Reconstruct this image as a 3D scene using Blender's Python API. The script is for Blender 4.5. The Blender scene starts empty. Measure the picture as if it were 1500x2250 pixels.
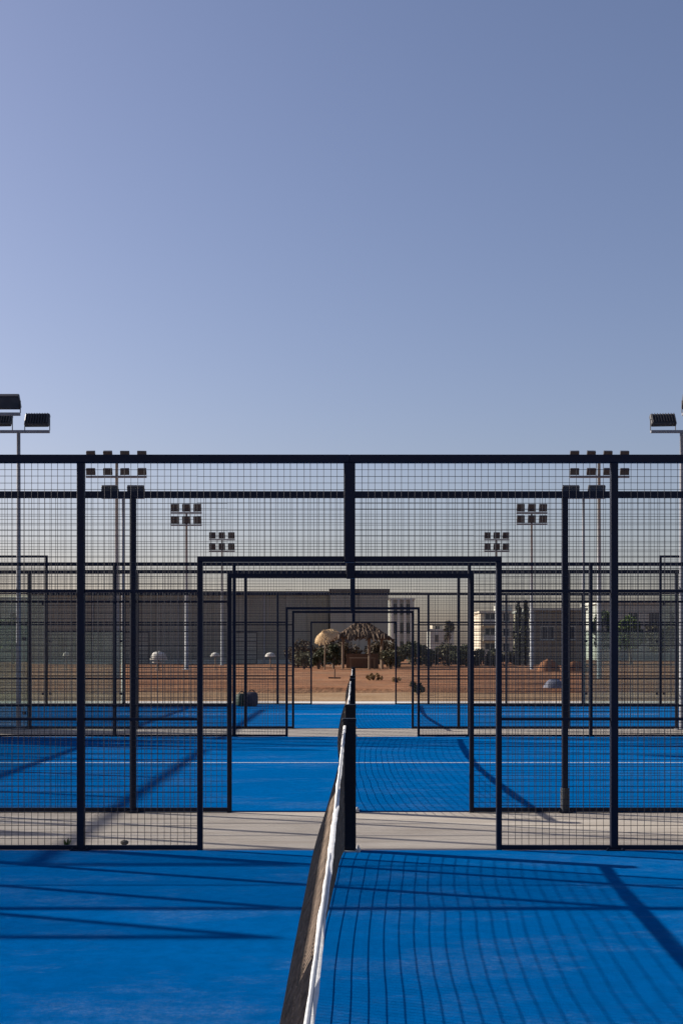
import bpy, math, random
from mathutils import Vector, noise

sc = bpy.context.scene
COL = sc.collection
R = math.radians
random.seed(7)

# ------------------------------------------------------------------ camera
CAM_Z = 1.545
FPX = 2811.0                      # focal length in photograph pixels (1500 x 2250)
cam = bpy.data.cameras.new('camera')
camo = bpy.data.objects.new('camera', cam)
COL.objects.link(camo)
camo.location = (0, 0, CAM_Z)
camo.rotation_euler = (R(90), 0, 0)
cam.sensor_fit = 'VERTICAL'
cam.sensor_height = 36.0
cam.lens = 36.0 * FPX / 2250.0
cam.shift_x = -30.0 / 2250.0
cam.shift_y = 297.0 / 2250.0
cam.clip_start = 0.05
cam.clip_end = 6000
sc.camera = camo

# ------------------------------------------------------------------ sky, sun, exposure
SUN_VEC = Vector((-1.965, 0.74, 1.0)).normalized()      # towards the sun
world = bpy.data.worlds.new('World')
sc.world = world
world.use_nodes = True
wnt = world.node_tree
sky = wnt.nodes.new('ShaderNodeTexSky')
sky.sky_type = 'NISHITA'
sky.sun_disc = False
sky.sun_elevation = math.asin(SUN_VEC.z)
sky.sun_rotation = math.atan2(SUN_VEC.x, SUN_VEC.y)
sky.altitude = 50
sky.air_density = 1.0
sky.dust_density = 1.75
sky.ozone_density = 1.0
bg = wnt.nodes['Background']
bg.inputs[1].default_value = 0.072
wb = wnt.nodes.new('ShaderNodeMix')            # camera white balance, the same over the whole sky
wb.data_type = 'RGBA'; wb.blend_type = 'MULTIPLY'; wb.inputs[0].default_value = 1.0
wb.inputs[7].default_value = (1.0, 0.935, 1.09, 1)
wnt.links.new(sky.outputs[0], wb.inputs[6])
wnt.links.new(wb.outputs[2], bg.inputs[0])

sun = bpy.data.lights.new('sun', 'SUN')
sun.energy = 5.0
sun.angle = R(0.5)
sun.color = (1.0, 0.94, 0.85)
suno = bpy.data.objects.new('sun', sun)
COL.objects.link(suno)
suno.rotation_euler = SUN_VEC.to_track_quat('Z', 'Y').to_euler()
suno.location = (-20, 10, 30)

sc.view_settings.view_transform = 'Standard'
sc.view_settings.look = 'None'
sc.view_settings.exposure = 0.65
sc.view_settings.gamma = 1.0
sc.view_settings.use_curve_mapping = False
sc.render.engine = 'CYCLES'
sc.cycles.max_bounces = 8
sc.cycles.transparent_max_bounces = 24

# ------------------------------------------------------------------ materials
def new_mat(name):
    m = bpy.data.materials.new(name)
    m.use_nodes = True
    nt = m.node_tree
    return m, nt, nt.nodes['Principled BSDF']

def N(nt, t, **kw):
    n = nt.nodes.new(t)
    for k, v in kw.items():
        if k in n.inputs:
            n.inputs[k].default_value = v
        else:
            setattr(n, k, v)
    return n

def coords(nt, kind='Object', scale=(1, 1, 1)):
    tc = N(nt, 'ShaderNodeTexCoord')
    mp = N(nt, 'ShaderNodeMapping')
    mp.inputs['Scale'].default_value = scale
    nt.links.new(tc.outputs[kind], mp.inputs[0])
    return mp.outputs[0]

def ramp(nt, fac, stops):
    r = N(nt, 'ShaderNodeValToRGB')
    e = r.color_ramp.elements
    while len(e) < len(stops):
        e.new(0.5)
    for el, (p, c) in zip(e, stops):
        el.position = p
        el.color = (*c, 1) if len(c) == 3 else c
    nt.links.new(fac, r.inputs[0])
    return r.outputs[0]

def mixc(nt, fac, a, b):
    m = N(nt, 'ShaderNodeMix', data_type='RGBA')
    for sock, v in ((0, fac), (6, a), (7, b)):
        if isinstance(v, (int, float)):
            m.inputs[sock].default_value = v
        elif isinstance(v, tuple):
            m.inputs[sock].default_value = (*v, 1)
        else:
            nt.links.new(v, m.inputs[sock])
    return m.outputs[2]

def noise_fac(nt, vec, scale, detail=6, rough=0.6):
    n = N(nt, 'ShaderNodeTexNoise')
    n.inputs['Scale'].default_value = scale
    n.inputs['Detail'].default_value = detail
    n.inputs['Roughness'].default_value = rough
    nt.links.new(vec, n.inputs['Vector'])
    return n.outputs['Fac']

def bump(nt, bsdf, height, strength, dist):
    b = N(nt, 'ShaderNodeBump')
    b.inputs['Strength'].default_value = strength
    b.inputs['Distance'].default_value = dist
    nt.links.new(height, b.inputs['Height'])
    nt.links.new(b.outputs[0], bsdf.inputs['Normal'])

def varied(name, c1, c2, scale=3.0, rough=0.7, bump_s=0.0, bump_scale=40.0, bump_d=0.01, metallic=0.0,
           stretch=(1, 1, 1), kind='Object', spec=0.5, lo=0.3, hi=0.7):
    m, nt, b = new_mat(name)
    v = coords(nt, kind, stretch)
    f = noise_fac(nt, v, scale)
    c = ramp(nt, f, [(lo, c1), (hi, c2)])
    nt.links.new(c, b.inputs['Base Color'])
    b.inputs['Roughness'].default_value = rough
    b.inputs['Metallic'].default_value = metallic
    b.inputs['Specular IOR Level'].default_value = spec
    if bump_s:
        bump(nt, b, noise_fac(nt, v, bump_scale, 8), bump_s, bump_d)
    return m

M = {}
# blue turf, with swept-in sand and worn tracks
m, nt, b = new_mat('blue_turf')
v = coords(nt, 'Object')
fib = noise_fac(nt, v, 260, 4, 0.7)
big = noise_fac(nt, v, 0.55, 5, 0.6)
base = ramp(nt, big, [(0.3, (0.0005, 0.074, 0.268)), (0.7, (0.0006, 0.104, 0.352))])
vs = coords(nt, 'Object', (0.35, 2.2, 1))
streak = noise_fac(nt, vs, 1.7, 7, 0.65)
base = mixc(nt, ramp(nt, streak, [(0.35, (0, 0, 0)), (0.75, (0.55, 0.55, 0.55))]), base, (0.0005, 0.060, 0.232))
sandn = noise_fac(nt, coords(nt, 'Object', (0.7, 1.4, 1)), 0.9, 9, 0.74)
grain = noise_fac(nt, v, 34, 8, 0.8)
mul = N(nt, 'ShaderNodeMath', operation='MULTIPLY')
nt.links.new(ramp(nt, sandn, [(0.50, (0, 0, 0)), (0.72, (1, 1, 1))]), mul.inputs[0])
nt.links.new(ramp(nt, grain, [(0.42, (0.06, 0.06, 0.06)), (0.66, (0.55, 0.55, 0.55))]), mul.inputs[1])
base = mixc(nt, mul.outputs[0], base, (0.23, 0.28, 0.32))
mott = noise_fac(nt, v, 9, 6, 0.7)
base = mixc(nt, ramp(nt, mott, [(0.35, (0.7, 0.7, 0.7)), (0.6, (0, 0, 0))]), base, (0.0004, 0.052, 0.196))
wv = N(nt, 'ShaderNodeTexWave', wave_type='BANDS', bands_direction='Y', wave_profile='SIN')
wv.inputs['Scale'].default_value = 0.0942          # one roll seam about every 3.3 m
wv.inputs['Distortion'].default_value = 0.05
nt.links.new(v, wv.inputs['Vector'])
base = mixc(nt, ramp(nt, wv.outputs['Fac'], [(0.99985, (0, 0, 0)), (1.0, (0.5, 0.5, 0.5))]), base, (0.0005, 0.05, 0.2))
specks = noise_fac(nt, v, 90, 3, 0.8)
base = mixc(nt, ramp(nt, specks, [(0.70, (0, 0, 0)), (0.85, (0.3, 0.3, 0.3))]), base, (0.30, 0.32, 0.34))
base = mixc(nt, ramp(nt, fib, [(0.35, (0.8, 0.8, 0.8)), (0.58, (0, 0, 0))]), base, (0.0003, 0.043, 0.165))
nt.links.new(base, b.inputs['Base Color'])
b.inputs['Roughness'].default_value = 1.0
b.inputs['Specular IOR Level'].default_value = 0.0
b.inputs['Sheen Weight'].default_value = 0.34
b.inputs['Sheen Roughness'].default_value = 0.45
b.inputs['Sheen Tint'].default_value = (0.0, 0.22, 0.55, 1)
bump(nt, b, fib, 0.5, 0.012)
M['turf'] = m

M['line'] = varied('white_line_turf', (0.42, 0.50, 0.60), (0.66, 0.70, 0.74), 30, 0.9, 0.4, 200, 0.01)

m, nt, b = new_mat('walkway_concrete')
v = coords(nt, 'Object')
c = ramp(nt, noise_fac(nt, v, 0.8, 8, 0.65), [(0.3, (0.34, 0.297, 0.245)), (0.7, (0.46, 0.41, 0.345))])
st = noise_fac(nt, coords(nt, 'Object', (0.25, 2.6, 1)), 2.4, 7, 0.7)
c = mixc(nt, ramp(nt, st, [(0.42, (0, 0, 0)), (0.68, (0.8, 0.8, 0.8))]), c, (0.25, 0.205, 0.16))
c = mixc(nt, ramp(nt, noise_fac(nt, v, 60, 4), [(0.62, (0, 0, 0)), (0.72, (0.45, 0.45, 0.45))]), c, (0.16, 0.14, 0.12))
nt.links.new(c, b.inputs['Base Color'])
b.inputs['Roughness'].default_value = 0.9
bump(nt, b, noise_fac(nt, v, 45, 8), 0.35, 0.01)
M['concrete'] = m
M['kerb'] = varied('pale_kerb_concrete', (0.50, 0.48, 0.45), (0.62, 0.60, 0.56), 4, 0.9, 0.3, 60, 0.01)

m, nt, b = new_mat('orange_soil')
v = coords(nt, 'Object')
c = ramp(nt, noise_fac(nt, v, 0.22, 9, 0.65), [(0.3, (0.195, 0.085, 0.042)), (0.5, (0.27, 0.128, 0.066)), (0.72, (0.315, 0.185, 0.105))])
c = mixc(nt, ramp(nt, noise_fac(nt, coords(nt, 'Object', (0.5, 0.16, 1)), 0.6, 8, 0.7), [(0.45, (0, 0, 0)), (0.66, (0.75, 0.75, 0.75))]), c, (0.15, 0.088, 0.055))
c = mixc(nt, ramp(nt, noise_fac(nt, v, 3.5, 6), [(0.52, (0, 0, 0)), (0.68, (0.7, 0.7, 0.7))]), c, (0.14, 0.075, 0.042))
c = mixc(nt, ramp(nt, noise_fac(nt, coords(nt, 'Object', (0.06, 0.8, 1)), 1.4, 5, 0.6), [(0.58, (0, 0, 0)), (0.64, (0.5, 0.5, 0.5)), (0.70, (0, 0, 0))]), c, (0.34, 0.22, 0.13))
nt.links.new(c, b.inputs['Base Color'])
b.inputs['Roughness'].default_value = 1.0
b.inputs['Specular IOR Level'].default_value = 0.03
bump(nt, b, noise_fac(nt, v, 5, 9), 0.8, 0.06)
M['soil'] = m
m, nt, b = new_mat('pale_sand')
v = coords(nt, 'Object')
c = ramp(nt, noise_fac(nt, v, 0.4, 9, 0.65), [(0.3, (0.24, 0.145, 0.075)), (0.7, (0.34, 0.235, 0.142))])
c = mixc(nt, ramp(nt, noise_fac(nt, v, 4, 6), [(0.56, (0, 0, 0)), (0.7, (0.5, 0.5, 0.5))]), c, (0.22, 0.14, 0.09))
nt.links.new(c, b.inputs['Base Color'])
b.inputs['Roughness'].default_value = 1.0
b.inputs['Specular IOR Level'].default_value = 0.03
bump(nt, b, noise_fac(nt, v, 7, 9), 0.7, 0.04)
M['sand'] = m

M['navy'] = varied('navy_powder_coat', (0.0035, 0.006, 0.018), (0.006, 0.010, 0.026), 6, 0.45, 0.08, 300, 0.001, spec=0.22)
M['wire'] = varied('navy_coated_wire', (0.006, 0.009, 0.022), (0.011, 0.015, 0.03), 9, 0.5, spec=0.3)
M['netcord'] = varied('dusty_black_net_cord', (0.085, 0.062, 0.044), (0.27, 0.195, 0.138), 22, 0.85, spec=0.2)
M['tape'] = varied('white_net_tape', (0.66, 0.65, 0.62), (0.82, 0.81, 0.78), 6, 0.8, 0.5, 45, 0.008, stretch=(1, 3, 1))
M['blackpost'] = varied('black_post_paint', (0.003, 0.0035, 0.008), (0.006, 0.007, 0.011), 8, 0.45, spec=0.2)
M['galv'] = varied('galvanised_steel', (0.30, 0.31, 0.33), (0.45, 0.46, 0.48), 12, 0.42, metallic=0.7)
M['mastgrey'] = varied('grey_mast_paint', (0.17, 0.17, 0.185), (0.24, 0.24, 0.255), 4, 0.5)
M['mastfar'] = varied('pale_galvanised_mast', (0.22, 0.235, 0.25), (0.30, 0.32, 0.335), 2, 0.55)
M['lampbody'] = varied('dark_lamp_housing', (0.025, 0.024, 0.026), (0.045, 0.043, 0.046), 10, 0.5)
M['sleeve'] = varied('dull_grey_rubber', (0.022, 0.024, 0.029), (0.040, 0.042, 0.047), 20, 0.8)
M['lampglass'] = varied('lamp_front_glass', (0.045, 0.05, 0.058), (0.075, 0.082, 0.092), 8, 0.4, spec=0.2)

m, nt, b = new_mat('court_glass')
out = nt.nodes['Material Output']
nt.nodes.remove(b)
tr = N(nt, 'ShaderNodeBsdfTransparent'); tr.inputs[0].default_value = (0.84, 0.89, 0.86, 1)
gl = N(nt, 'ShaderNodeBsdfGlossy'); gl.inputs['Roughness'].default_value = 0.03
df0 = N(nt, 'ShaderNodeBsdfDiffuse'); df0.inputs[0].default_value = (0.47, 0.49, 0.45, 1)
tl = N(nt, 'ShaderNodeBsdfTranslucent'); tl.inputs[0].default_value = (0.47, 0.50, 0.45, 1)
df = N(nt, 'ShaderNodeMixShader'); nt.links.new(df0.outputs[0], df.inputs[1]); nt.links.new(tl.outputs[0], df.inputs[2])
fr = N(nt, 'ShaderNodeFresnel'); fr.inputs[0].default_value = 1.5
m1 = N(nt, 'ShaderNodeMixShader'); m2 = N(nt, 'ShaderNodeMixShader')
dn = ramp(nt, noise_fac(nt, coords(nt, 'Object', (3, 3, 0.7)), 2.2, 7), [(0.3, (0.08,) * 3), (0.75, (0.24,) * 3)])
nt.links.new(dn, m1.inputs[0])
nt.links.new(tr.outputs[0], m1.inputs[1]); nt.links.new(df.outputs[0], m1.inputs[2])
nt.links.new(fr.outputs[0], m2.inputs[0])
nt.links.new(m1.outputs[0], m2.inputs[1]); nt.links.new(gl.outputs[0], m2.inputs[2])
nt.links.new(m2.outputs[0], out.inputs[0])
M['glass'] = m

M['clad'] = varied('grey_brown_cladding', (0.225, 0.222, 0.170), (0.32, 0.312, 0.245), 0.5, 0.7, 0.2, 6, 0.02, stretch=(2, 2, 0.3))
M['clad2'] = varied('slate_grey_cladding', (0.26, 0.265, 0.215), (0.33, 0.33, 0.27), 0.6, 0.7, stretch=(2, 2, 0.3))
M['fascia'] = varied('dark_fascia', (0.055, 0.052, 0.05), (0.08, 0.075, 0.07), 1.5, 0.6)
M['brownwall'] = varied('brown_render', (0.20, 0.185, 0.125), (0.27, 0.25, 0.175), 0.8, 0.85, 0.2, 8, 0.02)
M['cream'] = varied('cream_render', (0.50, 0.44, 0.33), (0.62, 0.55, 0.43), 0.6, 0.85)
M['white'] = varied('white_render', (0.48, 0.49, 0.43), (0.60, 0.61, 0.54), 0.7, 0.85)
M['palegrey'] = varied('pale_grey_render', (0.34, 0.37, 0.32), (0.45, 0.48, 0.42), 0.6, 0.85)
M['window'] = varied('dark_window_glass', (0.02, 0.025, 0.03), (0.045, 0.05, 0.055), 1, 0.12)
M['thatch'] = varied('brown_thatch', (0.055, 0.034, 0.02), (0.12, 0.075, 0.042), 8, 0.95, 0.6, 40, 0.03, stretch=(1, 1, 0.25))
M['straw'] = varied('golden_straw', (0.42, 0.29, 0.15), (0.60, 0.44, 0.25), 9, 0.95, 0.6, 50, 0.03)
M['wood'] = varied('tan_wood', (0.14, 0.09, 0.052), (0.23, 0.155, 0.095), 5, 0.8, 0.2, 30, 0.01, stretch=(4, 4, 0.6))
M['darkwood'] = varied('dark_wood', (0.09, 0.05, 0.03), (0.14, 0.085, 0.05), 5, 0.8, stretch=(4, 4, 0.6))
M['canvas'] = varied('white_canvas', (0.50, 0.48, 0.42), (0.62, 0.60, 0.53), 3, 0.85)
M['bagnavy'] = varied('navy_bag_fabric', (0.012, 0.012, 0.03), (0.025, 0.02, 0.045), 14, 0.7, 0.4, 60, 0.01)
M['baggreen'] = varied('dark_green_bag_fabric', (0.012, 0.035, 0.02), (0.025, 0.06, 0.035), 14, 0.7, 0.4, 60, 0.01)
M['tarp'] = varied('blue_grey_tarpaulin', (0.10, 0.115, 0.17), (0.17, 0.18, 0.24), 5, 0.6, 0.5, 20, 0.03)
M['bark'] = varied('bark', (0.10, 0.075, 0.055), (0.18, 0.14, 0.105), 5, 0.95, 0.5, 20, 0.02)
M['stone'] = varied('dark_stone', (0.06, 0.055, 0.05), (0.12, 0.11, 0.10), 20, 0.9, 0.4, 60, 0.005)

def leaf_mat(name, c1, c2):
    m, nt, b = new_mat(name)
    g = N(nt, 'ShaderNodeNewGeometry')
    c = ramp(nt, g.outputs['Random Per Island'], [(0.0, c1), (1.0, c2)])
    nt.links.new(c, b.inputs['Base Color'])
    b.inputs['Roughness'].default_value = 0.6
    b.inputs['Specular IOR Level'].default_value = 0.08
    return m
M['leafdark'] = leaf_mat('dark_leaves', (0.035, 0.040, 0.022), (0.085, 0.090, 0.050))
M['leafgreen'] = leaf_mat('green_leaves', (0.06, 0.095, 0.03), (0.14, 0.19, 0.06))
M['leafolive'] = leaf_mat('olive_leaves', (0.075, 0.072, 0.042), (0.15, 0.14, 0.085))
M['leafbrown'] = leaf_mat('brown_leaves', (0.055, 0.042, 0.026), (0.125, 0.092, 0.055))
M['leafdry'] = leaf_mat('dry_leaves', (0.20, 0.13, 0.065), (0.32, 0.22, 0.11))

# ------------------------------------------------------------------ mesh helpers
class MB:
    def __init__(s): s.v = []; s.f = []
    def box(s, x0, x1, y0, y1, z0, z1, bev=0.0):
        if bev <= 0:
            o = len(s.v)
            s.v += [(x, y, z) for z in (z0, z1) for x, y in ((x0, y0), (x1, y0), (x1, y1), (x0, y1))]
            s.f += [(o, o+3, o+2, o+1), (o+4, o+5, o+6, o+7)] + [(o+i, o+(i+1) % 4, o+4+(i+1) % 4, o+4+i) for i in range(4)]
        else:   # chamfered vertical edges and top/bottom
            ring = lambda e: [(x0+e+bev, y0+e), (x1-e-bev, y0+e), (x1-e, y0+e+bev), (x1-e, y1-e-bev),
                              (x1-e-bev, y1-e), (x0+e+bev, y1-e), (x0+e, y1-e-bev), (x0+e, y0+e+bev)]
            o = len(s.v)
            for z, e in ((z0, bev*.6), (z0+bev, 0), (z1-bev, 0), (z1, bev*.6)):
                s.v += [(x, y, z) for x, y in ring(e)]
            for k in range(3):
                for i in range(8):
                    j = (i+1) % 8
                    s.f.append((o+k*8+i, o+k*8+j, o+(k+1)*8+j, o+(k+1)*8+i))
            s.f.append(tuple(o+7-i for i in range(8)))
            s.f.append(tuple(o+24+i for i in range(8)))
        return s
    def wire_x(s, x0, x1, y, z, r):
        o = len(s.v)
        for x in (x0, x1): s.v += [(x, y-r, z), (x, y, z+r), (x, y+r, z), (x, y, z-r)]
        s.f += [(o+i, o+(i+1) % 4, o+4+(i+1) % 4, o+4+i) for i in range(4)]
    def wire_z(s, x, y, z0, z1, r):
        o = len(s.v)
        for z in (z0, z1): s.v += [(x-r, y, z), (x, y-r, z), (x+r, y, z), (x, y+r, z)]
        s.f += [(o+i, o+(i+1) % 4, o+4+(i+1) % 4, o+4+i) for i in range(4)]
    def wire_y(s, x, y0, y1, z, r):
        o = len(s.v)
        for y in (y0, y1): s.v += [(x-r, y, z), (x, y, z+r), (x+r, y, z), (x, y, z-r)]
        s.f += [(o+i, o+(i+1) % 4, o+4+(i+1) % 4, o+4+i) for i in range(4)]
    def tube(s, pts, rad, n=6, caps=True):
        o = len(s.v); P = [Vector(p) for p in pts]
        for i, p in enumerate(P):
            d = (P[min(i+1, len(P)-1)] - P[max(i-1, 0)]).normalized()
            up = Vector((0, 0, 1)) if abs(d.z) < 0.9 else Vector((1, 0, 0))
            a = d.cross(up).normalized(); b_ = d.cross(a)
            r = rad[i] if isinstance(rad, (list, tuple)) else rad
            for k in range(n):
                t = 2*math.pi*k/n
                s.v.append(tuple(p + a*math.cos(t)*r + b_*math.sin(t)*r))
        for i in range(len(P)-1):
            for k in range(n):
                j = (k+1) % n
                s.f.append((o+i*n+k, o+i*n+j, o+(i+1)*n+j, o+(i+1)*n+k))
        if caps:
            s.f.append(tuple(o+k for k in range(n))); s.f.append(tuple(o+(len(P)-1)*n+n-1-k for k in range(n)))
        return s
    def lathe(s, prof, n=20, cx=0, cy=0, cz=0):
        o = len(s.v)
        for r, z in prof:
            for k in range(n):
                t = 2*math.pi*k/n
                s.v.append((cx+r*math.cos(t), cy+r*math.sin(t), cz+z))
        for i in range(len(prof)-1):
            for k in range(n):
                j = (k+1) % n
                s.f.append((o+i*n+k, o+i*n+j, o+(i+1)*n+j, o+(i+1)*n+k))
        s.f.append(tuple(o+n-1-k for k in range(n))); s.f.append(tuple(o+(len(prof)-1)*n+k for k in range(n)))
        return s
    def build(s, name, mat, parent=None, smooth=False, loc=None):
        me = bpy.data.meshes.new(name)
        me.from_pydata(s.v, [], s.f); me.update()
        if smooth:
            me.polygons.foreach_set('use_smooth', [True]*len(me.polygons))
        me.materials.append(M[mat] if isinstance(mat, str) else mat)
        o = bpy.data.objects.new(name, me)
        COL.objects.link(o)
        if parent: o.parent = parent
        if loc: o.location = loc
        return o

def empty(name, loc=(0, 0, 0), rz=0.0):
    o = bpy.data.objects.new(name, None)
    COL.objects.link(o)
    o.empty_display_size = 0.2
    o.location = loc; o.rotation_euler = (0, 0, rz)
    return o

def tag(o, label=None, cat=None, group=None, kind=None):
    if label: o['label'] = label
    if cat: o['category'] = cat
    if group: o['group'] = group
    if kind: o['kind'] = kind
    return o

KIDS = {}
def kids(o):
    return [c for c in bpy.data.objects if c.parent == o]

def copy_tree(o, parent=None):
    c = o.copy(); COL.objects.link(c); c.parent = parent
    for ch in kids(o): copy_tree(ch, c)
    return c

def px(x, d): return (x - 780.0) * d / FPX          # photograph column -> metres at a distance
def pz(y, d): return CAM_Z + (1422.0 - y) * d / FPX  # photograph row -> metres at a distance

# ------------------------------------------------------------------ the setting
CX = -0.043                 # centre of every fence opening
FY = [9.69, 11.96, 21.96, 24.23, 34.23]
COURTS = [(-0.32, 9.69), (11.96, 21.96), (24.23, 34.23)]

g = MB()
g.v = [(-1200, -200, -0.06), (1200, -200, -0.06), (1200, 2400, -0.06), (-1200, 2400, -0.06)]; g.f = [(0, 1, 2, 3)]
tag(g.build('ground', 'soil'), kind='structure')

# sandy apron beyond the last court, with an uneven surface
def sheet(name, x0, x1, y0, y1, nx, ny, zf, mat):
    b = MB()
    for j in range(ny+1):
        for i in range(nx+1):
            x = x0+(x1-x0)*i/nx; y = y0+(y1-y0)*j/ny
            b.v.append((x, y, zf(x, y)))
    for j in range(ny):
        for i in range(nx):
            a = j*(nx+1)+i
            b.f.append((a, a+1, a+nx+2, a+nx+1))
    return b.build(name, mat, smooth=True)
tag(sheet('sand_path', -40, 40, 35.6, 44.6, 160, 40,
          lambda x, y: -0.035 + 0.035*noise.noise((x*0.6, y*0.9, 0)) + 0.012*noise.noise((x*3, y*3, 4)), 'sand'), kind='structure')
def bank_z(x, y):
    e = min(1.0, max(0.0, (y-44.2)/0.25))
    return -0.10 + e*(0.21 + 0.05*noise.noise((x*0.35, y*0.2, 2)) + 0.025*noise.noise((x*1.9, y*1.9, 5)))
tag(sheet('soil_terrace', -45, 45, 44.2, 110, 220, 180, bank_z, 'soil'), kind='structure')

p = MB(); p.box(-16, 16, -6, 34.45, -0.2, 0.0)
tag(p.build('walkway', 'concrete'), kind='structure')
p = MB(); p.box(-16, 16, 34.452, 35.75, -0.2, 0.03, 0.012)
tag(p.build('kerb_strip', 'kerb'), kind='structure')

for (y0, y1) in COURTS:
    b = MB(); b.box(-10.0+CX, 10.0+CX, y0+0.03, y1-0.03, -0.01, 0.012)
    fl = b.build('court_floor', 'turf'); tag(fl, kind='structure')
    yc = (y0+y1)/2
    l = MB(); l.v = [(-6.975+CX, yc-0.025, .0155), (6.975+CX, yc-0.025, .0155), (6.975+CX, yc+0.025, .0155), (-6.975+CX, yc+0.025, .0155)]; l.f = [(0, 1, 2, 3)]
    l.build('court_line', 'line', fl)

# ------------------------------------------------------------------ fences
WJ = random.Random(3)
PITCH = 0.05; WR = 0.0019
def mesh_panel(x0, x1, z0, z1, parent):
    b = MB()
    n = max(1, round((x1-x0)/PITCH)); k = max(1, round((z1-z0)/PITCH))
    jit = lambda i, n_: WJ.uniform(-.0022, .0022) if 0 < i < n_ else 0.0      # no two wires quite evenly spaced
    for i in range(n+1): b.wire_z(x0+(x1-x0)*i/n+jit(i, n), 0.0026, z0, z1, WR*WJ.uniform(.92, 1.1))
    for j in range(k+1): b.wire_x(x0, x1, -0.0026, z0+(z1-z0)*j/k+jit(j, k), WR*WJ.uniform(.92, 1.1))
    return tag(b.build('wire_mesh', 'wire', parent), kind='stuff')

def glass_pane(x0, x1, z0, z1, parent):
    b = MB(); b.box(x0, x1, -0.006, 0.006, z0, z1)
    o = b.build('glass_pane', 'glass', parent)
    for x in (x0+0.06, x1-0.06):
        for z in (z0+0.25, z1-0.25):
            c = MB(); c.box(x-0.03, x+0.03, -0.022, 0.022, z-0.03, z+0.03, 0.006)
            c.build('clamp', 'navy', o)
    return o

H3, LIN, J1, J2 = 3.0, 2.19, 1.0, 1.97
def make_fence():
    root = empty('court_fence')
    P = lambda x0, x1, z0, z1, w, name='rail', bev=0.004: MB().box(x0, x1, -w/2, w/2, z0, z1, bev).build(name, 'navy', root)
    posts = []
    for s in (-1, 1):
        xm = 2.03 if s < 0 else 2.0        # the right-hand bay is a little narrower
        for xa, w, top in ((1.13, .042, LIN), (xm, .056, 2.94), (4.08, .060, 2.94), (6.12, .060, 2.94), (8.2, .060, 4.0), (10.0, .080, 4.0)):
            x = s*xa
            P(x-w/2, x+w/2, 0.0, top, w, 'post')
            fp = MB(); fp.box(x-.07, x+.07, -.07, .07, 0.0125, .020)
            for bx, by in ((-.055, -.055), (.055, -.055), (-.055, .055), (.055, .055)):
                fp.lathe([(.009, 0), (.009, .012)], 6, x+bx, by, .020)
            if xa > 1.2: fp.build('foot_plate', 'navy', root)
        x8, x10 = s*8.2, s*10.0
        a, b = sorted((s*0.0, x8 - s*0.03))
        P(a, b, 2.94, H3, .060, 'top_rail')
        a, b = sorted((x8 + s*.03, x10 - s*.04))
        P(a, b, 3.94, 4.0, .060, 'top_rail')
        P(a, b, 2.96, 3.0, .040, 'glass_rail')
        # head rail over the doorway
        a, b = sorted((s*0.04, s*(1.13+.021)))
        P(a, b, LIN, LIN+.042, .042, 'door_lintel')
        # bottom rail and joint rails in every mesh bay
        bays = [(1.13, .021, xm, .028), (xm, .028, 4.08, .03), (4.08, .03, 6.12, .03)]
        for xa, wa, xb, wb in bays:
            a, b = sorted((s*(xa+wa), s*(xb-wb)))
            P(a, b, .013, .045, .040, 'bottom_rail', .003)
            P(a, b, J1-.009, J1+.009, .020, 'joint_rail', .002)
            P(a, b, J2-.009, J2+.009, .020, 'joint_rail', .002)
            mesh_panel(a, b, .045, J1-.009, root)
            mesh_panel(a, b, J1+.009, J2-.009, root)
            mesh_panel(a, b, J2+.009, 2.94, root)
        mesh_panel(*sorted((s*0.042, s*(1.13+.021))), LIN+.042, 2.94, root)
        # glass bays
        a, b = sorted((s*(6.12+.03), s*(8.2-.03)))
        P(a, b, .013, .045, .040, 'bottom_rail', .003)
        P(a, b, J2-.009, J2+.022, .030, 'joint_rail', .002)
        glass_pane(a+.006, b-.006, .05, J2-.014, root)
        mesh_panel(a, b, J2+.022, 2.94, root)
        a, b = sorted((s*(8.2+.03), s*(10.0-.04)))
        P(a, b, .013, .045, .040, 'bottom_rail', .003)
        glass_pane(a+.006, b-.006, .05, 2.955, root)
        mesh_panel(a, b, 3.0, 3.94, root)
    MB().box(-.04, .04, -.04, .04, LIN-.004, 2.938, .005).build('door_head_post', 'navy', root)
    return root

FENCE_LABELS = ['navy wire mesh fence at the far edge of the nearest court',
                'second navy mesh fence, just behind the beige walkway',
                'middle mesh fence, third from the camera, ending the second court',
                'fourth navy mesh fence, where the third court begins',
                'farthest navy mesh fence, in front of the sand and soil']
proto = make_fence()
FENCES = []
for i, y in enumerate(FY):
    f = proto if i == 0 else copy_tree(proto)
    f.location = (CX, y, 0)
    tag(f, FENCE_LABELS[i], 'fence', 'mesh fences between the padel courts')
    FENCES.append(f)
# grey protective sleeve on one post of the second fence
b = MB(); b.lathe([(.043, 0.021), (.043, .10), (.042, .20), (.0405, .23)], 14, 2.0, 0, 0)
o = b.build('post_sleeve', 'sleeve', FENCES[1]); o['label'] = 'grey sleeve around the foot of the post'

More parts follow.
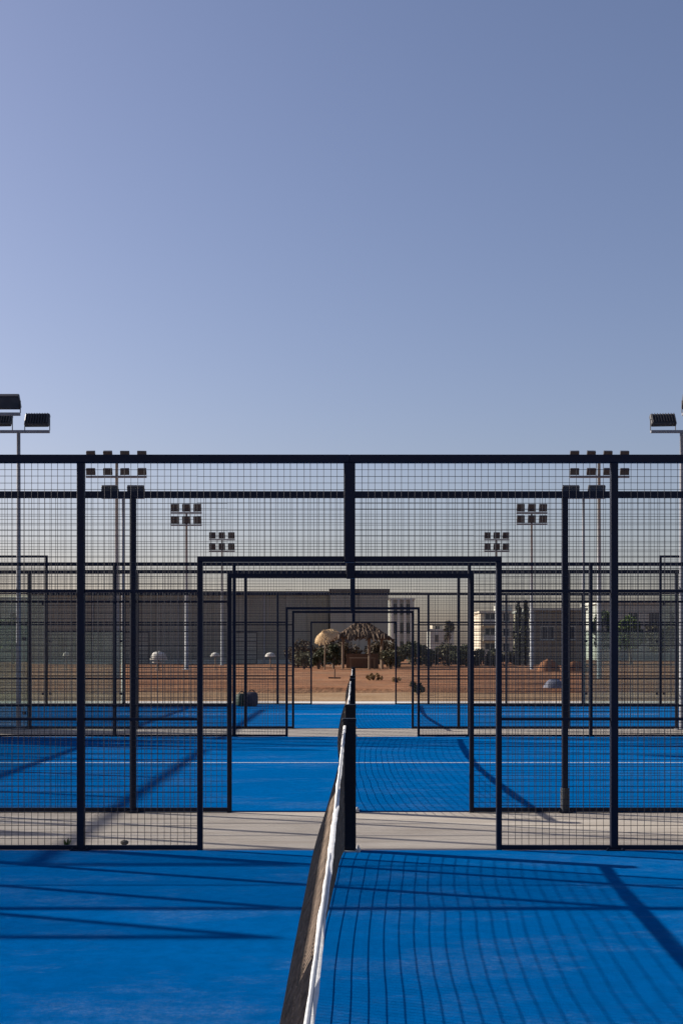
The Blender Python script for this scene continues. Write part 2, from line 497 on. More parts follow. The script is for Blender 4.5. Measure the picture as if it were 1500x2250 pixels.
# back walls at the ends of the courts
def make_back_wall():
    root = empty('back_wall')
    B = lambda y0, y1, z0, z1, w, name: MB().box(-w/2, w/2, y0, y1, z0, z1, .004).build(name, 'navy', root)
    ys = [0, 2, 4, 6, 8, 10]
    for i, y in enumerate(ys):
        if 0 < i < 5: B(y-.04, y+.04, 0, 3.94, .08, 'post')
    B(.05, 9.95, 3.94, 4.0, .08, 'top_rail')
    for i in range(5):
        a = ys[i]+.045; c = ys[i+1]-.045
        B(a, c, 2.95, 3.01, .06, 'glass_rail')
        b = MB(); b.box(-.006, .006, a+.006, c-.006, .03, 2.94); b.build('glass_pane', 'glass', root)
        b = MB()
        n = round((c-a)/PITCH)
        for k in range(n+1):
            yy = a+(c-a)*k/n
            b.wire_z(0.0026, yy, 3.01, 3.94, WR)
        for k in range(19): b.wire_y(-.0026, a, c, 3.01+.93*k/18, WR)
        tag(b.build('wire_mesh', 'wire', root), kind='stuff')
    return root
bw = make_back_wall()
for i, (c, s, lab) in enumerate([(0, -1, 'glass end wall at the left of the nearest court'), (1, -1, 'glass end wall at the left of the second court'),
                                 (2, -1, 'glass end wall at the left of the farthest court'), (1, 1, 'glass end wall at the right of the second court'),
                                 (2, 1, 'glass end wall at the right of the farthest court')]):
    w = bw if i == 0 else copy_tree(bw)
    w.location = (CX+s*10.0, COURTS[c][0]+(0 if c else .005), 0)
    tag(w, lab, 'glass wall', 'glass end walls of the courts')

# ------------------------------------------------------------------ nets
NET_X = -0.080
def make_net(L, bulge=0.142, seed=0):
    root = empty('court_net')
    hp, h0 = 0.958, 0.873
    y0, y1 = 0.02, L-0.02
    def top(y):
        u = (y-L/2)/(L/2)
        return h0+(hp-h0)*u*u + 0.004*noise.noise((y*2.1, seed, 1))
    def X(y, q):      # q 0 bottom .. 1 top
        u = (y-L/2)/(L/2)
        a = bulge*max(0.0, 1-u*u)**0.85*(1+0.16*noise.noise((y*0.55, seed, 3)))
        t_ = 1-q       # slack net: the belly hangs to one side and the foot swings out with it
        prof = 1-(1-t_/.55)**2 if t_ < .55 else 1-.22*((t_-.55)/.45)**1.5
        tw = 0.005*noise.noise((y*1.3, seed, 9)) + 0.0016*noise.noise((y*5, seed, 2))
        return -a*prof + tw*q + 0.010*noise.noise((y*1.1, q*2.5, seed+5))*(1-q)
    b = MB()
    rows = 20; cord = 0.0023
    ny = 150
    def pt(y, q):
        t = top(y)-0.035
        sag = 0.008*math.sin(math.pi*q)*noise.noise((y*0.9, q*3, 11))
        return (X(y, q), y, 0.02+(t-0.02)*q+sag)
    for r in range(rows+1):
        q = r/rows
        b.tube([pt(y0+(y1-y0)*k/ny, q) for k in range(ny+1)], cord, 3, False)
    nv = int((y1-y0)/0.045)
    for k in range(nv+1):
        y = y0+(y1-y0)*k/nv
        b.tube([pt(y, r/12) for r in range(13)], cord, 3, False)
    tag(b.build('net_mesh', 'netcord', root), kind='stuff')
    # folded white band over the cable, puckered along its length
    b = MB(); n = 260
    for k in range(n+1):
        y = y0+(y1-y0)*k/n
        t = top(y); x = X(y, 1.0)
        w = 0.0098+0.0014*noise.noise((y*3.1, seed, 20))+0.0008*noise.noise((y*11, seed, 21))
        dx = 0.003*noise.noise((y*4.2, seed, 23))
        z = t + 0.002*noise.noise((y*5.3, seed, 24))
        lo = 0.040+0.003*noise.noise((y*2.7, seed, 27))
        fl = 0.004+0.004*noise.noise((y*3.7, seed, 29))
        b.v += [(x-w*.8-fl, y, z-lo), (x-w+dx, y, z-.006), (x-w*.6+dx, y, z-.0012), (x+dx, y, z), (x+w*.6+dx, y, z-.0008), (x+w+dx, y, z-.0018), (x+w*.3, y, z-lo)]
    for k in range(n):
        for i in range(6):
            a = k*7+i
            b.f.append((a, a+1, a+8, a+7))
    tp = b.build('net_tape', 'tape', root)
    # slim cable inside, visible at the ends
    MB().tube([(X(y0, 1), -.0, top(y0)-.012), (X(L/2, 1), L/2, top(L/2)-.012), (X(y1, 1), L, top(y1)-.012)], .004, 6).build('cable', 'galv', root)
    for y, sgn in ((0.0, -1), (L, 1)):
        xo = 0.034
        yc = y + sgn*0.03
        pb = MB(); pb.box(xo-.052, xo+.052, yc-.05, yc+.05, 0.02, 1.0, .008)
        post = pb.build('net_post', 'blackpost', root)
        c = MB(); c.box(xo-.055, xo+.055, yc-.053, yc+.053, .985, 1.008, .006); c.build('post_cap', 'blackpost', post)
        f = MB(); f.box(xo-.085, xo+.085, yc-.09, yc+.09, .0125, .021)
        for bx in (-.066, .066):
            for by in (-.07, .07): f.lathe([(.011, 0), (.011, .014), (.006, .018)], 6, xo+bx, yc+by, .021)
        f.build('base_plate', 'galv', post)
    return root
NL = ['padel net with white tape leading away from the camera, nearest of three', 'second net, beyond the beige walkway in the middle court', 'farthest net, small and dark before the orange soil']
net = make_net(9.69+0.35-0.12)
for i in range(3):
    t = net if i == 0 else copy_tree(net)
    t.location = (NET_X, (-0.30, COURTS[1][0]+0.06, COURTS[2][0]+0.06)[i], 0)
    tag(t, NL[i], 'net', 'nets across the padel courts')

# ------------------------------------------------------------------ floodlight masts
AIM = random.Random(21)
def floodlight(parent, x, z, facing, w=0.46, h=0.26, depth=0.09, tilt=35, y=0.0, mat='lampbody', detail=True):
    """facing -1: glass towards the camera, +1: away from it"""
    tilt += AIM.uniform(-7, 7); pan = math.tan(R(AIM.uniform(-7, 7)))
    ca, sa = math.cos(R(tilt)), math.sin(R(tilt))
    def place(b):
        out = []
        for (lx, ly, lz) in b.v:      # lamp frame: lx across, lz up the face, ly out of the face
            yy = facing*(ly*ca + lz*sa); zz = lz*ca - ly*sa
            out.append((x+lx, y+yy+pan*lx, z+zz))
        b.v = out
        if facing < 0: b.f = [tuple(reversed(f)) for f in b.f]
        return b
    hb = MB(); hb.box(-w/2, w/2, -depth/2, depth/2, -h/2, h/2, .012)
    if detail:
        for k in range(9):
            xx = -w/2+.03+(w-.06)*k/8
            hb.box(xx-.005, xx+.005, -depth/2-.035, -depth/2+.001, -h/2+.02, h/2-.02)
    o = place(hb).build('floodlight', mat, parent)
    gb = MB(); gb.box(-w/2+.025, w/2-.025, depth/2, depth/2+.006, -h/2+.025, h/2-.025)
    place(gb).build('lamp_glass', 'lampglass', o)
    if detail:
        for sx in (-1, 1):
            yb = MB(); yb.box(x+sx*(w/2+.004)-.004, x+sx*(w/2+.004)+.004, y-.02, y+.02, z-h*.62-.03, z+.02)
            yb.build('bracket', mat, o)
    return o

def court_mast(x, y, facing, label):
    root = empty('floodlight_mast', (x, y, 0))
    Z = 5.56
    MB().tube([(0, 0, 0), (0, 0, 2.0), (0.0, 0, 5.0), (0.0, 0, Z)], [.048, .046, .036, .034], 12).build('pole', 'mastgrey', root, smooth=True)
    b = MB(); b.box(-.11, .11, -.11, .11, .002, .016)
    for bx in (-.085, .085):
        for by in (-.085, .085): b.lathe([(.012, 0), (.012, .018)], 6, bx, by, .016)
    b.build('foot_plate', 'mastgrey', root)
    MB().box(-.58, .58, -.035, .035, Z, Z+.05, .005).build('crossbar', 'mastgrey', root)
    for sx in (-.35, .35): floodlight(root, sx, Z+.24, facing)
    return tag(root, label, 'floodlight mast', 'floodlight masts of the padel courts')
court_mast(-6.38, 22.18, -1, 'twin floodlight mast cut by the left edge, higher and nearer one')
court_mast(6.24, 22.18, -1, 'floodlight mast almost outside the right edge, higher than its neighbour')
court_mast(-6.30, 23.98, 1, 'grey mast with two floodlights left, standing above the fence top')
court_mast(6.11, 23.98, 1, 'grey mast with two floodlights right, standing above the fence top')
court_mast(-6.27, 34.62, -1, 'twin floodlight mast behind the farthest fence on the left, below the lamp row')
court_mast(6.17, 34.62, -1, 'twin floodlight mast behind the farthest fence on the right, below the lamp row')

def field_mast(xpix, d, bars, nl, wbar, lw, lh, label):
    """bars: photograph rows of the cross bars"""
    x = px(xpix, d)
    root = empty('field_mast', (x, d, 0.08))
    z0 = 0.08
    zt = pz(bars[0], d) - z0
    MB().tube([(0, 0, -.1), (0, 0, zt*.5), (0, 0, zt)], [.125, .095, .065], 12).build('pole', 'mastfar', root, smooth=True)
    MB().box(-.28, .28, -.28, .28, -.05, .05).build('footing', 'kerb', root)
    for r in bars:
        z = pz(r, d)-z0
        MB().box(-wbar/2, wbar/2, -.06-.08, -.08, z-.06, z+.04, .01).build('crossbar', 'mastgrey', root)
        for k in range(nl):
            xx = -wbar/2+lw*.55+(wbar-lw*1.1)*k/(nl-1)
            floodlight(root, xx, z+.08+lh/2, -1, lw, lh, .16, 20, -.11)
    return tag(root, label, 'floodlight mast', 'tall masts of the field beyond')
field_mast(257, 58, (1010, 1048), 4, 2.75, .40, .30, 'tall mast left with a wide row of four lamps under the top rail')
field_mast(1315, 58, (1010, 1048), 4, 2.70, .40, .30, 'tall mast right with a wide row of four lamps crossing a post')
field_mast(410, 82, (1127, 1154), 3, 1.98, .50, .48, 'distant left mast with two rows of three lamps, the higher of two')
field_mast(1167, 82, (1127, 1152), 3, 1.98, .50, .48, 'distant right mast with two rows of three lamps, the higher of two')
field_mast(488, 101, (1186, 1211), 3, 2.05, .50, .50, 'smallest left mast with two rows of three lamps, above the doorway lintel')
field_mast(1090, 101, (1186, 1211), 3, 2.0, .50, .50, 'smallest right mast with two rows of three lamps, above the doorway lintel')

# ------------------------------------------------------------------ buildings behind
def window(parent, x0, x1, yf, z0, z1, frame='white', sill=True):
    w = MB(); w.box(x0, x1, yf-.02, yf+.10, z0, z1)
    # pane stands back inside a frame that projects a little
    o = MB()
    t = .07
    o.box(x0-t, x0, yf-.05, yf+.05, z0-t, z1+t); o.box(x1, x1+t, yf-.05, yf+.05, z0-t, z1+t)
    o.box(x0, x1, yf-.05, yf+.05, z1, z1+t); o.box(x0, x1, yf-.05, yf+.05, z0-t, z0)
    o.box((x0+x1)/2-.025, (x0+x1)/2+.025, yf-.045, yf-.022, z0, z1)
    fo = o.build('window', frame, parent)
    w.build('pane', 'window', fo)
    if sill:
        s = MB(); s.box(x0-.15, x1+.15, yf-.14, yf-.052, z0-t-.07, z0-t); s.build('sill', frame, fo)
    return fo

# long dark hall
D = 110.0
hall = empty('sports_hall', (px(64, D), D, 0.0))
W = px(722, D)-px(64, D); Hh = pz(1299, D)
tag(hall, 'long dark grey-brown hall with vertical cladding behind the courts', 'building')
MB().box(0, W, .12, 22, 0, Hh-.3).build('wall', 'clad', hall)
np_ = 14
for k in range(np_):
    x0 = W*k/np_+.02; x1 = W*(k+1)/np_-.02
    b = MB(); b.box(x0, x1, .02, .118, .5, Hh-.35)
    for j in range(5):
        xx = x0+(x1-x0)*(j+.5)/5
        b.box(xx-.05, xx+.05, -.03, .021, .5, Hh-.35)
    b.build('cladding_panel', 'clad' if k % 3 else 'clad2', hall)
MB().box(-.15, W-.01, -.22, 22.2, Hh-.3, Hh).build('roof', 'fascia', hall)
MB().box(0, W, -.05, .119, 0, .48).build('plinth', 'palegrey', hall)
for k in (3, 7, 11):
    MB().tube([(W*k/np_, -.1, .1), (W*k/np_, -.1, Hh-.3)], .06, 8).build('downpipe', 'mastfar', hall)
for xd in (W*.30, W*.66):
    b = MB(); b.box(xd, xd+2.6, -.09, -.035, .05, 2.9); db = b.build('roller_door', 'fascia', hall)
    for j in range(7): MB().box(xd+.08, xd+2.52, -.115, -.091, .15+j*.38, .46+j*.38).build('slat', 'clad2', db)
MB().box(-.1, W-.05, -.36, -.222, Hh-.26, Hh-.12, .02).build('gutter', 'mastgrey', hall)
# slightly taller end block
D2 = 108.0
blk = empty('hall_block', (px(725, D2), D2, 0))
W2 = px(853, D2)-px(725, D2); H2 = pz(1294, D2)
tag(blk, 'square grey block, taller end of the dark hall behind the centre', 'building')
MB().box(0, W2, .1, 18, 0, H2-.25).build('wall', 'clad2', blk)
for k in range(4):
    b = MB(); b.box(W2*k/4+.02, W2*(k+1)/4-.02, 0, .098, .4, H2-.27); b.build('cladding_panel', 'clad2', blk)
MB().box(-.1, W2+.1, -.15, 18.1, H2-.25, H2).build('roof', 'fascia', blk)
b = MB(); b.box(.7, 1.6, -.03, -.002, .4, 2.5); b.build('door', 'fascia', blk)

# white apartment block beside it
D = 170.0
ap = empty('apartment_block', (px(854, D), D, 0))
W = px(910, D)-px(854, D); H = pz(1314, D)
tag(ap, 'white apartment block with tall white fins right of the grey block', 'building')
MB().box(0, W, 0.3, 10, 0, H-.2).build('wall', 'white', ap)
MB().box(-.1, W+.1, -.1, 10.1, H-.2, H).build('roof', 'white', ap)
for k in range(4):
    x = W*(k+.5)/4
    MB().box(x-.18, x+.18, -.25, .298, 0, H-.22).build('fin', 'white', ap)
for fl in range(3):
    z0 = .9+fl*(H-.6)/3
    for k in range(3):
        x = W*(k+1)/4
        window(ap, x-.24, x+.24, .30, z0, z0+1.4, 'palegrey', False)

# small white house with a roof terrace
D = 215.0
wh = empty('white_house', (px(944, D), D, 0))
W = px(996, D)-px(944, D); H = pz(1386, D)
tag(wh, 'low white house with a stepped roof above the dark hedge', 'house')
MB().box(0, W, 0, 9, 0, H).build('wall', 'white', wh)
MB().box(W*.12, W*.55, 1, 8, H, H+1.1).build('upper_storey', 'cream', wh)
MB().box(-.15, W+.15, -.15, -.01, H-.02, H+.35).build('parapet', 'white', wh)
for k in range(2): window(wh, W*(.2+.4*k), W*(.36+.4*k), 0, 1.2+1.2, 2.4+1.2, 'cream')
window(wh, W*.25, W*.42, 1, H+.2, H+.85, 'cream', False)

# cream block of three storeys
D = 180.0
cr = empty('cream_building', (px(1056, D), D, 0))
W = px(1132, D)-px(1056, D); H = pz(1347, D)
tag(cr, 'cream three-storey building with balconies behind the right doorway post', 'building')
MB().box(0, W, .8, 12, 0, H).build('wall', 'cream', cr)
MB().box(-.2, W+.2, .5, 12.2, H, H+.3).build('roof', 'cream', cr)
MB().box(W*.55, W*.95, 2, 8, H+.3, H+1.2).build('roof_room', 'white', cr)
for fl in range(3):
    z = .3+fl*H/3
    MB().box(W*.06, W*.50, -.4, .798, z+.0, z+.16).build('balcony_slab', 'cream', cr)
    MB().box(W*.06, W*.50, -.4, -.30, z+.16, z+.9).build('balcony_rail', 'white', cr)
    window(cr, W*.14, W*.42, .8, z+.25, z+1.8, 'white', False)
    window(cr, W*.66, W*.84, .8, z+.7, z+1.75, 'white')

# brown low building right
D = 104.0
br = empty('brown_building', (px(1164, D), D, 0))
W = px(1287, D)-px(1164, D); H = pz(1336, D)
tag(br, 'flat-roofed brown building with a pale corner pillar on the right', 'building')
MB().box(0, W, .1, 11, 0, H-.2).build('wall', 'brownwall', br)
MB().box(-.12, W+.12, -.1, 11.1, H-.2, H).build('roof_coping', 'palegrey', br)
MB().box(-.05, .3, -.06, .098, 0, H-.202).build('corner_pillar', 'palegrey', br)
for k in range(2): window(br, .9+k*1.7, 1.9+k*1.7, .1, 2.2, 3.2, 'palegrey')

# pale block at the left edge and another at the right
D = 140.0
pl = empty('pale_building', (px(-120, D), D, 0))
W = px(56, D)-px(-120, D); H = pz(1318, D)
tag(pl, 'pale grey building at the far left edge', 'building')
MB().box(0, W, 0, 12, 0, H).build('wall', 'palegrey', pl)
MB().box(-.2, W+.2, -.2, 12.2, H, H+.3).build('roof', 'white', pl)
for fl in range(2):
    for k in range(4): window(pl, .8+k*2.1, 1.9+k*2.1, 0, 1.2+fl*2.7, 2.6+fl*2.7, 'white')
D = 150.0
pr = empty('grey_building', (px(1318, D), D, 0))
W = px(1560, D)-px(1318, D); H = pz(1326, D)
tag(pr, 'pale grey building behind the green trees on the right', 'building')
MB().box(0, W, 0, 12, 0, H).build('wall', 'palegrey', pr)
MB().box(-.2, W+.2, -.2, 12.2, H, H+.3).build('roof', 'white', pr)
for fl in range(2):
    for k in range(5): window(pr, .9+k*2.4, 2.1+k*2.4, 0, 1.3+fl*2.8, 2.8+fl*2.8, 'white')

# ------------------------------------------------------------------ thatched shelter and shades
D = 86.0; Z0 = 0.1
hut = empty('thatched_shelter', (px(796, D), D, Z0))
tag(hut, 'open wooden shelter with brown thatched roof behind the farthest net', 'shelter')
hw, hd = 1.3, 1.3
for x in (-hw, .45, hw):
    for y in (-hd, hd):
        MB().tube([(x, y, -.1), (x+random.uniform(-.03, .03), y, 2.05)], [.085, .07], 8).build('post', 'wood', hut)
for y in (-hd, hd): MB().tube([(-hw-.3, y, 2.1), (hw+.3, y, 2.1)], .07, 8).build('beam', 'wood', hut)
b = MB()
for k in range(420):      # thatch bundles laid on a hipped roof
    s = random.choice((0, 0, 0, 1, 2, 3)); t = random.random(); r = random.random()
    ex, ey = hw+.4, hd+.4
    if s in (0, 1):
        sg = -1 if s == 0 else 1
        x = (t*2-1)*(ex*(1-r)+.45*r); y = sg*ey*(1-r); d = Vector((0, sg*.55, -.42))
    else:
        sg = -1 if s == 2 else 1
        x = sg*(ex*(1-r)+.45*r); y = (t*2-1)*ey*(1-r); d = Vector((sg*.55, 0, -.42))
    z = 2.1+.85*r
    j = Vector((random.uniform(-.12, .12), random.uniform(-.12, .12), random.uniform(-.06, .06)))
    pbase = Vector((x, y, z)) + j*.3
    b.tube([pbase - d*.25, pbase + d*.55 + j], [.10, .04], 5)
th = b.build('roof', 'thatch', hut); th['kind'] = 'stuff'
MB().box(-hw+.2, hw-.2, hd-.1, hd-.02, 0.0, 1.0).build('back_board', 'darkwood', hut)
b = MB(); b.box(-.9, .9, -.5, .2, .68, .74)
for x in (-.8, .8):
    for y in (-.42, .12): b.box(x-.04, x+.04, y-.04, y+.04, -.05, .679)
b.build('table', 'wood', hut)

# golden straw parasol, tilted
D = 80.0
um = empty('straw_parasol', (px(713, D), D, 0.08))
tag(um, 'tilted golden straw parasol catching the sun beside the shelter', 'parasol')
MB().tube([(0, 0, -.1), (0.02, 0, 1.2), (.1, 0, 2.3)], [.04, .04, .035], 8).build('pole', 'wood', um)
b = MB()
for ring_ in range(5):          # overlapping straw bundles in rings from the rim up
    rr = .80-.165*ring_
    for k in range(54-9*ring_):
        a = 2*math.pi*(k+random.uniform(-.4, .4))/(54-9*ring_); r = rr*random.uniform(.93, 1.07)
        out = Vector((math.cos(a), math.sin(a), 0)); top_ = out*max(.02, r-.24)+Vector((0, 0, .42-(r-.24)*.55))
        end = out*r+Vector((0, 0, .42-r*.58+random.uniform(-.03, .02)))
        b.tube([top_, end], [.055, .028], 5)
cn = b.build('canopy', 'straw', um, loc=(.1, 0, 2.12)); cn.rotation_euler = (R(30), R(-26), 0); cn['kind'] = 'stuff'

# small pale shades in a row along the terrace
def small_shade(xpix, ytop, wpix, hpix, d, label, legs):
    s = d/FPX
    root = empty('white_parasol', (px(xpix, d), d, 0.1))
    zt = pz(ytop, d)-.1; r = wpix*s/2; h = hpix*s
    b = MB()
    prof = [(r, zt-h), (r*1.0, zt-h+.015), (r*.93, zt-h*.68), (r*.78, zt-h*.34), (r*.55, zt-h*.1), (r*.2, zt), (.02, zt+.01)]
    b.lathe(prof, 22)
    b.build('canopy', 'canvas', root, smooth=True)
    MB().tube([(0, 0, -.05), (0, 0, zt-h+.02)], .035, 8).build('pole', 'wood', root)
    b = MB(); b.lathe([(.22, -.02), (.22, .04), (.05, .07)], 14); b.build('base', 'darkwood', root)
    if legs:
        b = MB(); b.lathe([(r*.8, zt*.42), (r*.8, zt*.42+.05)], 18); b.build('table_top', 'canvas', root)
        for k in range(3):
            a = 2*math.pi*k/3+.4
            MB().tube([(math.cos(a)*r*.25, math.sin(a)*r*.25, zt*.42), (math.cos(a)*r*.6, math.sin(a)*r*.6, -.05)], .025, 6).build('leg', 'canvas', root)
    return tag(root, label, 'parasol', 'small white shades on the soil terrace')
small_shade(349, 1431, 38, 19, 78, 'widest white domed shade over a small table on the left terrace', True)
small_shade(473, 1434, 22, 9, 80, 'flat white shade on a wooden post beside the far left doorway post', False)
small_shade(594, 1434, 24, 9, 84, 'flat white shade nearest the centre, before the dark hall', False)
small_shade(146, 1432, 14, 9, 82, 'tiny white rounded shade seen left through the glass panel', False)

# ------------------------------------------------------------------ plants
def leaf_cloud(b, c, rad, n, size, rng, squash=(1, 1, 1), shell=0.55):
    for _ in range(n):
        while True:
            p_ = Vector((rng.uniform(-1, 1), rng.uniform(-1, 1), rng.uniform(-1, 1)))
            if p_.length <= 1: break
        if p_.length < shell and rng.random() < .6: p_ = p_.normalized()*rng.uniform(shell, 1)
        q = Vector((c[0]+p_.x*rad*squash[0], c[1]+p_.y*rad*squash[1], c[2]+p_.z*rad*squash[2]))
        n1 = Vector((rng.uniform(-1, 1), rng.uniform(-1, 1), rng.uniform(-1, 1))).normalized()
        n2 = n1.cross(Vector((rng.uniform(-1, 1), rng.uniform(-1, 1), rng.uniform(-1, 1)))).normalized()
        s = size*rng.uniform(.6, 1.3); o = len(b.v)
        b.v += [tuple(q-n1*s), tuple(q+n2*s*.45), tuple(q+n1*s), tuple(q-n2*s*.45)]
        b.f.append((o, o+1, o+2, o+3))

def tree(xpix, d, h, r, label, mat='leafgreen', seed=1, trunk_h=None, clumps=16, leaves=150, size=.16, name='leafy_tree', group='trees beyond the courts'):
    rng = random.Random(seed)
    root = empty(name, (px(xpix, d), d, 0.05))
    th_ = trunk_h or h*.4
    b = MB(); b.tube([(0, 0, -.2), (rng.uniform(-.1, .1), 0, th_*.6), (rng.uniform(-.15, .15), 0, th_), (rng.uniform(-.2, .2), 0, h*.8)], [.16, .12, .10, .03], 8)
    for k in range(6):
        a = 2*math.pi*k/6+rng.uniform(-.3, .3)
        z = th_+rng.uniform(-.1, .5)
        b.tube([(0, 0, z-.3), (math.cos(a)*r*.35, math.sin(a)*r*.35, z+.35), (math.cos(a)*r*.75, math.sin(a)*r*.75, z+.8)], [.07, .05, .015], 6)
    b.build('trunk', 'bark', root)
    c = MB()
    for k in range(clumps):
        a = rng.uniform(0, 2*math.pi); rr = rng.uniform(.15, .85)*r; z = rng.uniform(th_*.95, h*.93)
        f = 1-abs((z-(th_+h)/2)/((h-th_)/2))**2*.55
        leaf_cloud(c, (math.cos(a)*rr*f, math.sin(a)*rr*f, z), r*rng.uniform(.28, .46), leaves, size, rng, (1, 1, .75))
    tag(c.build('crown', mat, root), kind='stuff')
    return tag(root, label, 'tree', group)

def cypress(xpix, d, h, r, label, seed):
    rng = random.Random(seed)
    root = empty('cypress_tree', (px(xpix, d), d, 0.05))
    MB().tube([(0, 0, -.2), (0, 0, h*.5), (0, 0, h*.9)], [.11, .07, .02], 8).build('trunk', 'bark', root)
    c = MB()
    for k in range(26):
        z = .35+(h-.5)*k/25
        w = r*(math.sin(math.pi*min(1, (z/h)*.9+.12)))**.6
        a = rng.uniform(0, 6.28)
        leaf_cloud(c, (math.cos(a)*w*.25, math.sin(a)*w*.25, z), w*rng.uniform(.75, 1.05), 130, .10, rng, (1, 1, 1.2))
    tag(c.build('crown', 'leafdark', root), kind='stuff')
    return tag(root, label, 'tree', 'cypress trees right')
cypress(1138, 100, pz(1322, 100), .42, 'slim dark cypress right of the cream building, left one of the pair', 3)
cypress(1154, 97, pz(1318, 97), .40, 'slim dark cypress beside the brown building, right one of the pair', 4)

def shrub(xpix, d, w, h, label, mat='leafdark', seed=1, n=1400, size=.11, name='shrub', z0=.08, group='shrubs on the soil', cat='shrub'):
    rng = random.Random(seed)
    root = empty(name, (px(xpix, d), d, z0))
    b = MB()
    for k in range(7):
        a = rng.uniform(0, 6.28)
        b.tube([(0, 0, -.05), (math.cos(a)*w*.15, math.sin(a)*w*.15, h*.4), (math.cos(a)*w*.32, math.sin(a)*w*.32, h*.75)], [.03*h, .02*h, .006*h], 5)
    b.build('stem', 'bark', root)
    c = MB()
    for k in range(12):
        leaf_cloud(c, (rng.uniform(-.36, .36)*w, rng.uniform(-.3, .3)*w, rng.uniform(.25, .8)*h), min(w, h)*rng.uniform(.18, .30), n//12, size, rng)
    tag(c.build('foliage', mat, root), kind='stuff')
    return tag(root, label, cat, group)

# row of dark bushes below the far houses
spots = [(868, 2.3, 1.6, 'leafolive', 'olive bush at the foot of the grey block'), (905, 2.6, 1.85, 'leafdark', 'dark bush below the white apartment block'),
         (945, 2.6, 1.6, 'leafdark', 'dark bush below the left end of the white house'), (985, 2.6, 1.8, 'leafolive', 'olive bush below the right end of the white house'),
         (1025, 2.7, 1.8, 'leafdark', 'dark bush just left of the right doorway posts'), (1068, 2.7, 1.4, 'leafdark', 'dark bush below the cream building'),
         (1108, 2.5, 1.3, 'leafolive', 'olive bush between the cream building and the cypress pair')]
for i, (x, w, h, mt, lab) in enumerate(spots):
    shrub(x, 96+i % 2*3, w, h, lab, mt, 30+i, 2200, .12, 'bush', .08, 'bushes below the far houses', 'bush')
# planting around the shelter
for i, (x, w, h, mt, lab) in enumerate([(700, 1.2, 1.5, 'leafdark', 'dark green plant under the straw parasol'), (733, .9, 1.9, 'leafdark', 'tall dark plant between the parasol and the shelter'),
                                        (858, 1.5, 1.3, 'leafolive', 'olive plant right of the thatched shelter'), (668, 1.5, 1.4, 'leafolive', 'olive plant left of the straw parasol')]):
    shrub(x, 82+i*.7, w, h, lab, mt, 60+i, 1300, .09, 'garden_plant', .08, 'plants around the shelter', 'plant')
for i, (x, w, h, lab) in enumerate([(655, 2.2, 1.9, 'brown bush behind the parasol, leftmost of the brown row'), (712, 2.2, 2.3, 'brown bush directly behind the straw parasol'),
                                    (765, 2.2, 2.1, 'brown bush behind the left post of the thatched shelter'), (838, 2.2, 2.2, 'brown bush behind the right post of the thatched shelter')]):
    shrub(x, 91+i % 2, w, h, lab, 'leafbrown', 80+i, 1800, .11, 'brown_bush', .08, 'brown bushes behind the shelter', 'bush')
shrub(917, 42.6, .55, .42, 'low dark shrub on the sand before the right doorway post', 'leafdark', 71, 700, .04, 'low_shrub', -.02, None)
shrub(822, 55, .9, .32, 'dry tan scrub on the soil right of the farthest net', 'leafdry', 72, 700, .05, 'dry_scrub', .1, None)
shrub(870, 52, .5, .22, 'small dry tuft on the soil near the far doorway', 'leafdry', 73, 400, .04, 'dry_scrub', .1, None)
# bare stake with crossed foot on the soil
st = empty('planting_stake', (px(735, 58), 58, .1))
MB().tube([(0, 0, -.05), (.01, 0, .45)], .03, 6).build('stick', 'darkwood', st)
b = MB(); b.tube([(-.28, .0, .06), (.28, 0, .05)], .035, 6); b.tube([(0, -.25, .05), (0, .25, .05)], .03, 6); b.build('foot', 'darkwood', st)
tag(st, 'short dark stake with a crossed foot standing on the orange soil', 'stake')

# green trees behind the glass on the right and on the left
for i, (x, d, h, r, mt, lab) in enumerate([(1318, 112, 4.6, 1.5, 'leafgreen', 'green tree right of the brown building'), (1385, 118, 4.4, 1.8, 'leafgreen', 'middle green tree behind the right glass panels'),
                                           (1450, 114, 3.6, 1.6, 'leafolive', 'olive tree near the right edge behind the glass'), (28, 112, 3.8, 1.7, 'leafgreen', 'green tree at the left edge behind the glass')]):
    tree(x, d, h, r, lab, mt, 90+i)
tree(986, 205, pz(1360, 205), 1.1, 'small olive tree on the skyline above the white house', 'leafolive', 99, 2.8, 10, 120, .2)

# ------------------------------------------------------------------ small things
def sports_bag(x, y, w, h, dp, mat, label, rz):
    root = empty('sports_bag', (x, y, 0.0)); root.rotation_euler = (0, 0, rz)
    b = MB(); nx, na = 10, 14
    for i in range(nx+1):
        t = i/nx*2-1
        k = (1-abs(t)**5)**.4*.35+.65 if abs(t) < 1 else .62
        for j in range(na):
            a = 2*math.pi*j/na
            c_, s_ = math.cos(a), math.sin(a)
            e = lambda q: math.copysign(abs(q)**.6, q)
            zz = h/2*(1+e(s_)*k)+.015*noise.noise((t*3, a, 2))
            b.v.append((t*w/2, e(c_)*dp/2*k+.01*noise.noise((t*4, a, 7)), max(.013, zz)))
    for i in range(nx):
        for j in range(na):
            q = (j+1) % na
            b.f.append((i*na+j, i*na+q, (i+1)*na+q, (i+1)*na+j))
    b.f.append(tuple(range(na-1, -1, -1))); b.f.append(tuple(nx*na+j for j in range(na)))
    b.build('body', mat, root, smooth=True)
    MB().tube([(-w*.28, 0, h*.97), (-w*.2, 0, h*1.1), (0, 0, h*1.16), (w*.2, 0, h*1.1), (w*.28, 0, h*.97)], .014, 6).build('handle', 'blackpost', root)
    MB().box(-w*.42, w*.42, -.006, .006, h*.985, h*1.0).build('zip', 'galv', root)
    return tag(root, label, 'bag')
sports_bag(px(531, 33.3), 33.3, .27, .34, .26, 'baggreen', 'dark green sports bag at the left of the far court edge', R(35))
sports_bag(px(553, 33.15), 33.15, .30, .38, .28, 'bagnavy', 'dark navy sports bag right of the green one', R(-12))

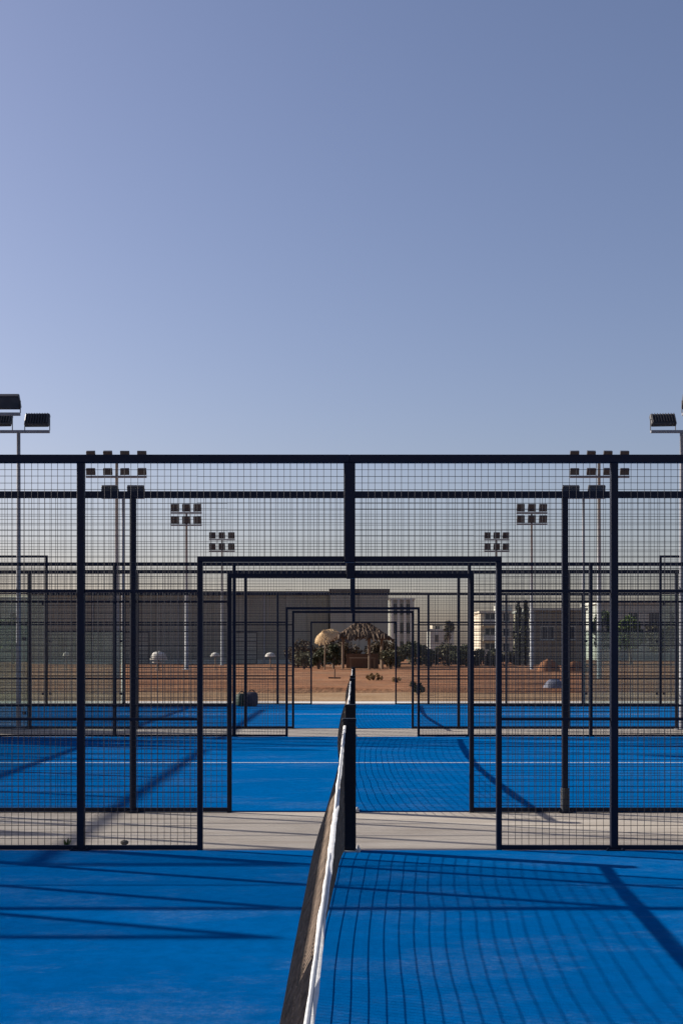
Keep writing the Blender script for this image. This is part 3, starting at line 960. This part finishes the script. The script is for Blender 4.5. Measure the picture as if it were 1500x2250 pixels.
b = MB()
b.lathe([(.032, .013), (.036, .02), (.036, .15), (.030, .17), (.014, .19), (.014, .205)], 14)
bt = b.build('drink_bottle', 'blackpost', loc=(px(42, 24.6), 24.6, 0))
tag(bt, 'small dark bottle standing inside the fourth fence at far left', 'bottle')
b = MB(); b.lathe([(.017, .0), (.017, .022), (.014, .026)], 12, 0, 0, .206); b.build('bottle_cap', 'canvas', bt)

rng = random.Random(5)
b = MB()
for i in range(7):
    th_ = math.pi*i/6
    for j in range(10):
        a = 2*math.pi*j/10
        r = .026*(1+.3*noise.noise((math.cos(a)*2, math.sin(a)*2, th_*2)))
        b.v.append((math.sin(th_)*math.cos(a)*r*1.3, math.sin(th_)*math.sin(a)*r, .026+math.cos(th_)*r*.75))
for i in range(6):
    for j in range(10):
        q = (j+1) % 10
        b.f.append((i*10+j, (i+1)*10+j, (i+1)*10+q, i*10+q))
tag(b.build('loose_stone', 'stone', loc=(px(274, 9.95), 9.95, 0)), 'dark loose stone on the walkway between the left posts', 'stone')

wd = empty('weed', (px(147, 9.84), 9.84, 0))
b = MB()
for k in range(26):
    a = rng.uniform(0, 6.28); l = rng.uniform(.03, .085); lean = rng.uniform(.1, .7)
    p0 = Vector((rng.uniform(-.015, .015), rng.uniform(-.01, .01), 0)); tip = p0+Vector((math.cos(a)*l*lean, math.sin(a)*l*lean, l))
    sd = Vector((-math.sin(a), math.cos(a), 0))*.006; mid = (p0+tip)/2+Vector((0, 0, l*.12)); o = len(b.v)
    b.v += [tuple(p0), tuple(mid+sd), tuple(tip), tuple(mid-sd)]; b.f.append((o, o+1, o+2, o+3))
tag(b.build('leaves', 'leafgreen', wd), kind='stuff')
tag(wd, 'small green weed at the walkway edge left of the post', 'weed')

# covered heap and soil mound right
def heap(xpix, d, w, h, mat, name, label, cat, seed, z0=.05):
    b = MB(); n, mrow = 20, 8
    for i in range(mrow+1):
        t = i/mrow
        for j in range(n):
            a = 2*math.pi*j/n
            r = w/2*(1-t**1.5)*(1+.22*noise.noise((math.cos(a)*1.5, math.sin(a)*1.5, seed)))
            b.v.append((math.cos(a)*r*1.0, math.sin(a)*r*.7, h*math.sin(t*math.pi/2)*(1+.15*noise.noise((math.cos(a)*2, math.sin(a)*2, t*3+seed)))-.03))
    for i in range(mrow):
        for j in range(n):
            q = (j+1) % n
            b.f.append((i*n+j, i*n+q, (i+1)*n+q, (i+1)*n+j))
    b.f.append(tuple(mrow*n+j for j in range(n)))
    o = b.build(name, mat, loc=(px(xpix, d), d, z0), smooth=True)
    return tag(o, label, cat)
heap(1217, 45.5, .85, .36, 'tarp', 'covered_heap', 'blue-grey tarpaulin heap on the soil by the right post', 'tarpaulin', 3, .1)
heap(1204, 76, 1.5, .75, 'soil', 'soil_mound', 'orange soil mound before the brown building', 'mound', 8, .1)
heap(1262, 78, 1.6, .6, 'soil', 'soil_mound', 'soil mound right of the second fence post, before the brown building', 'mound', 9, .1)
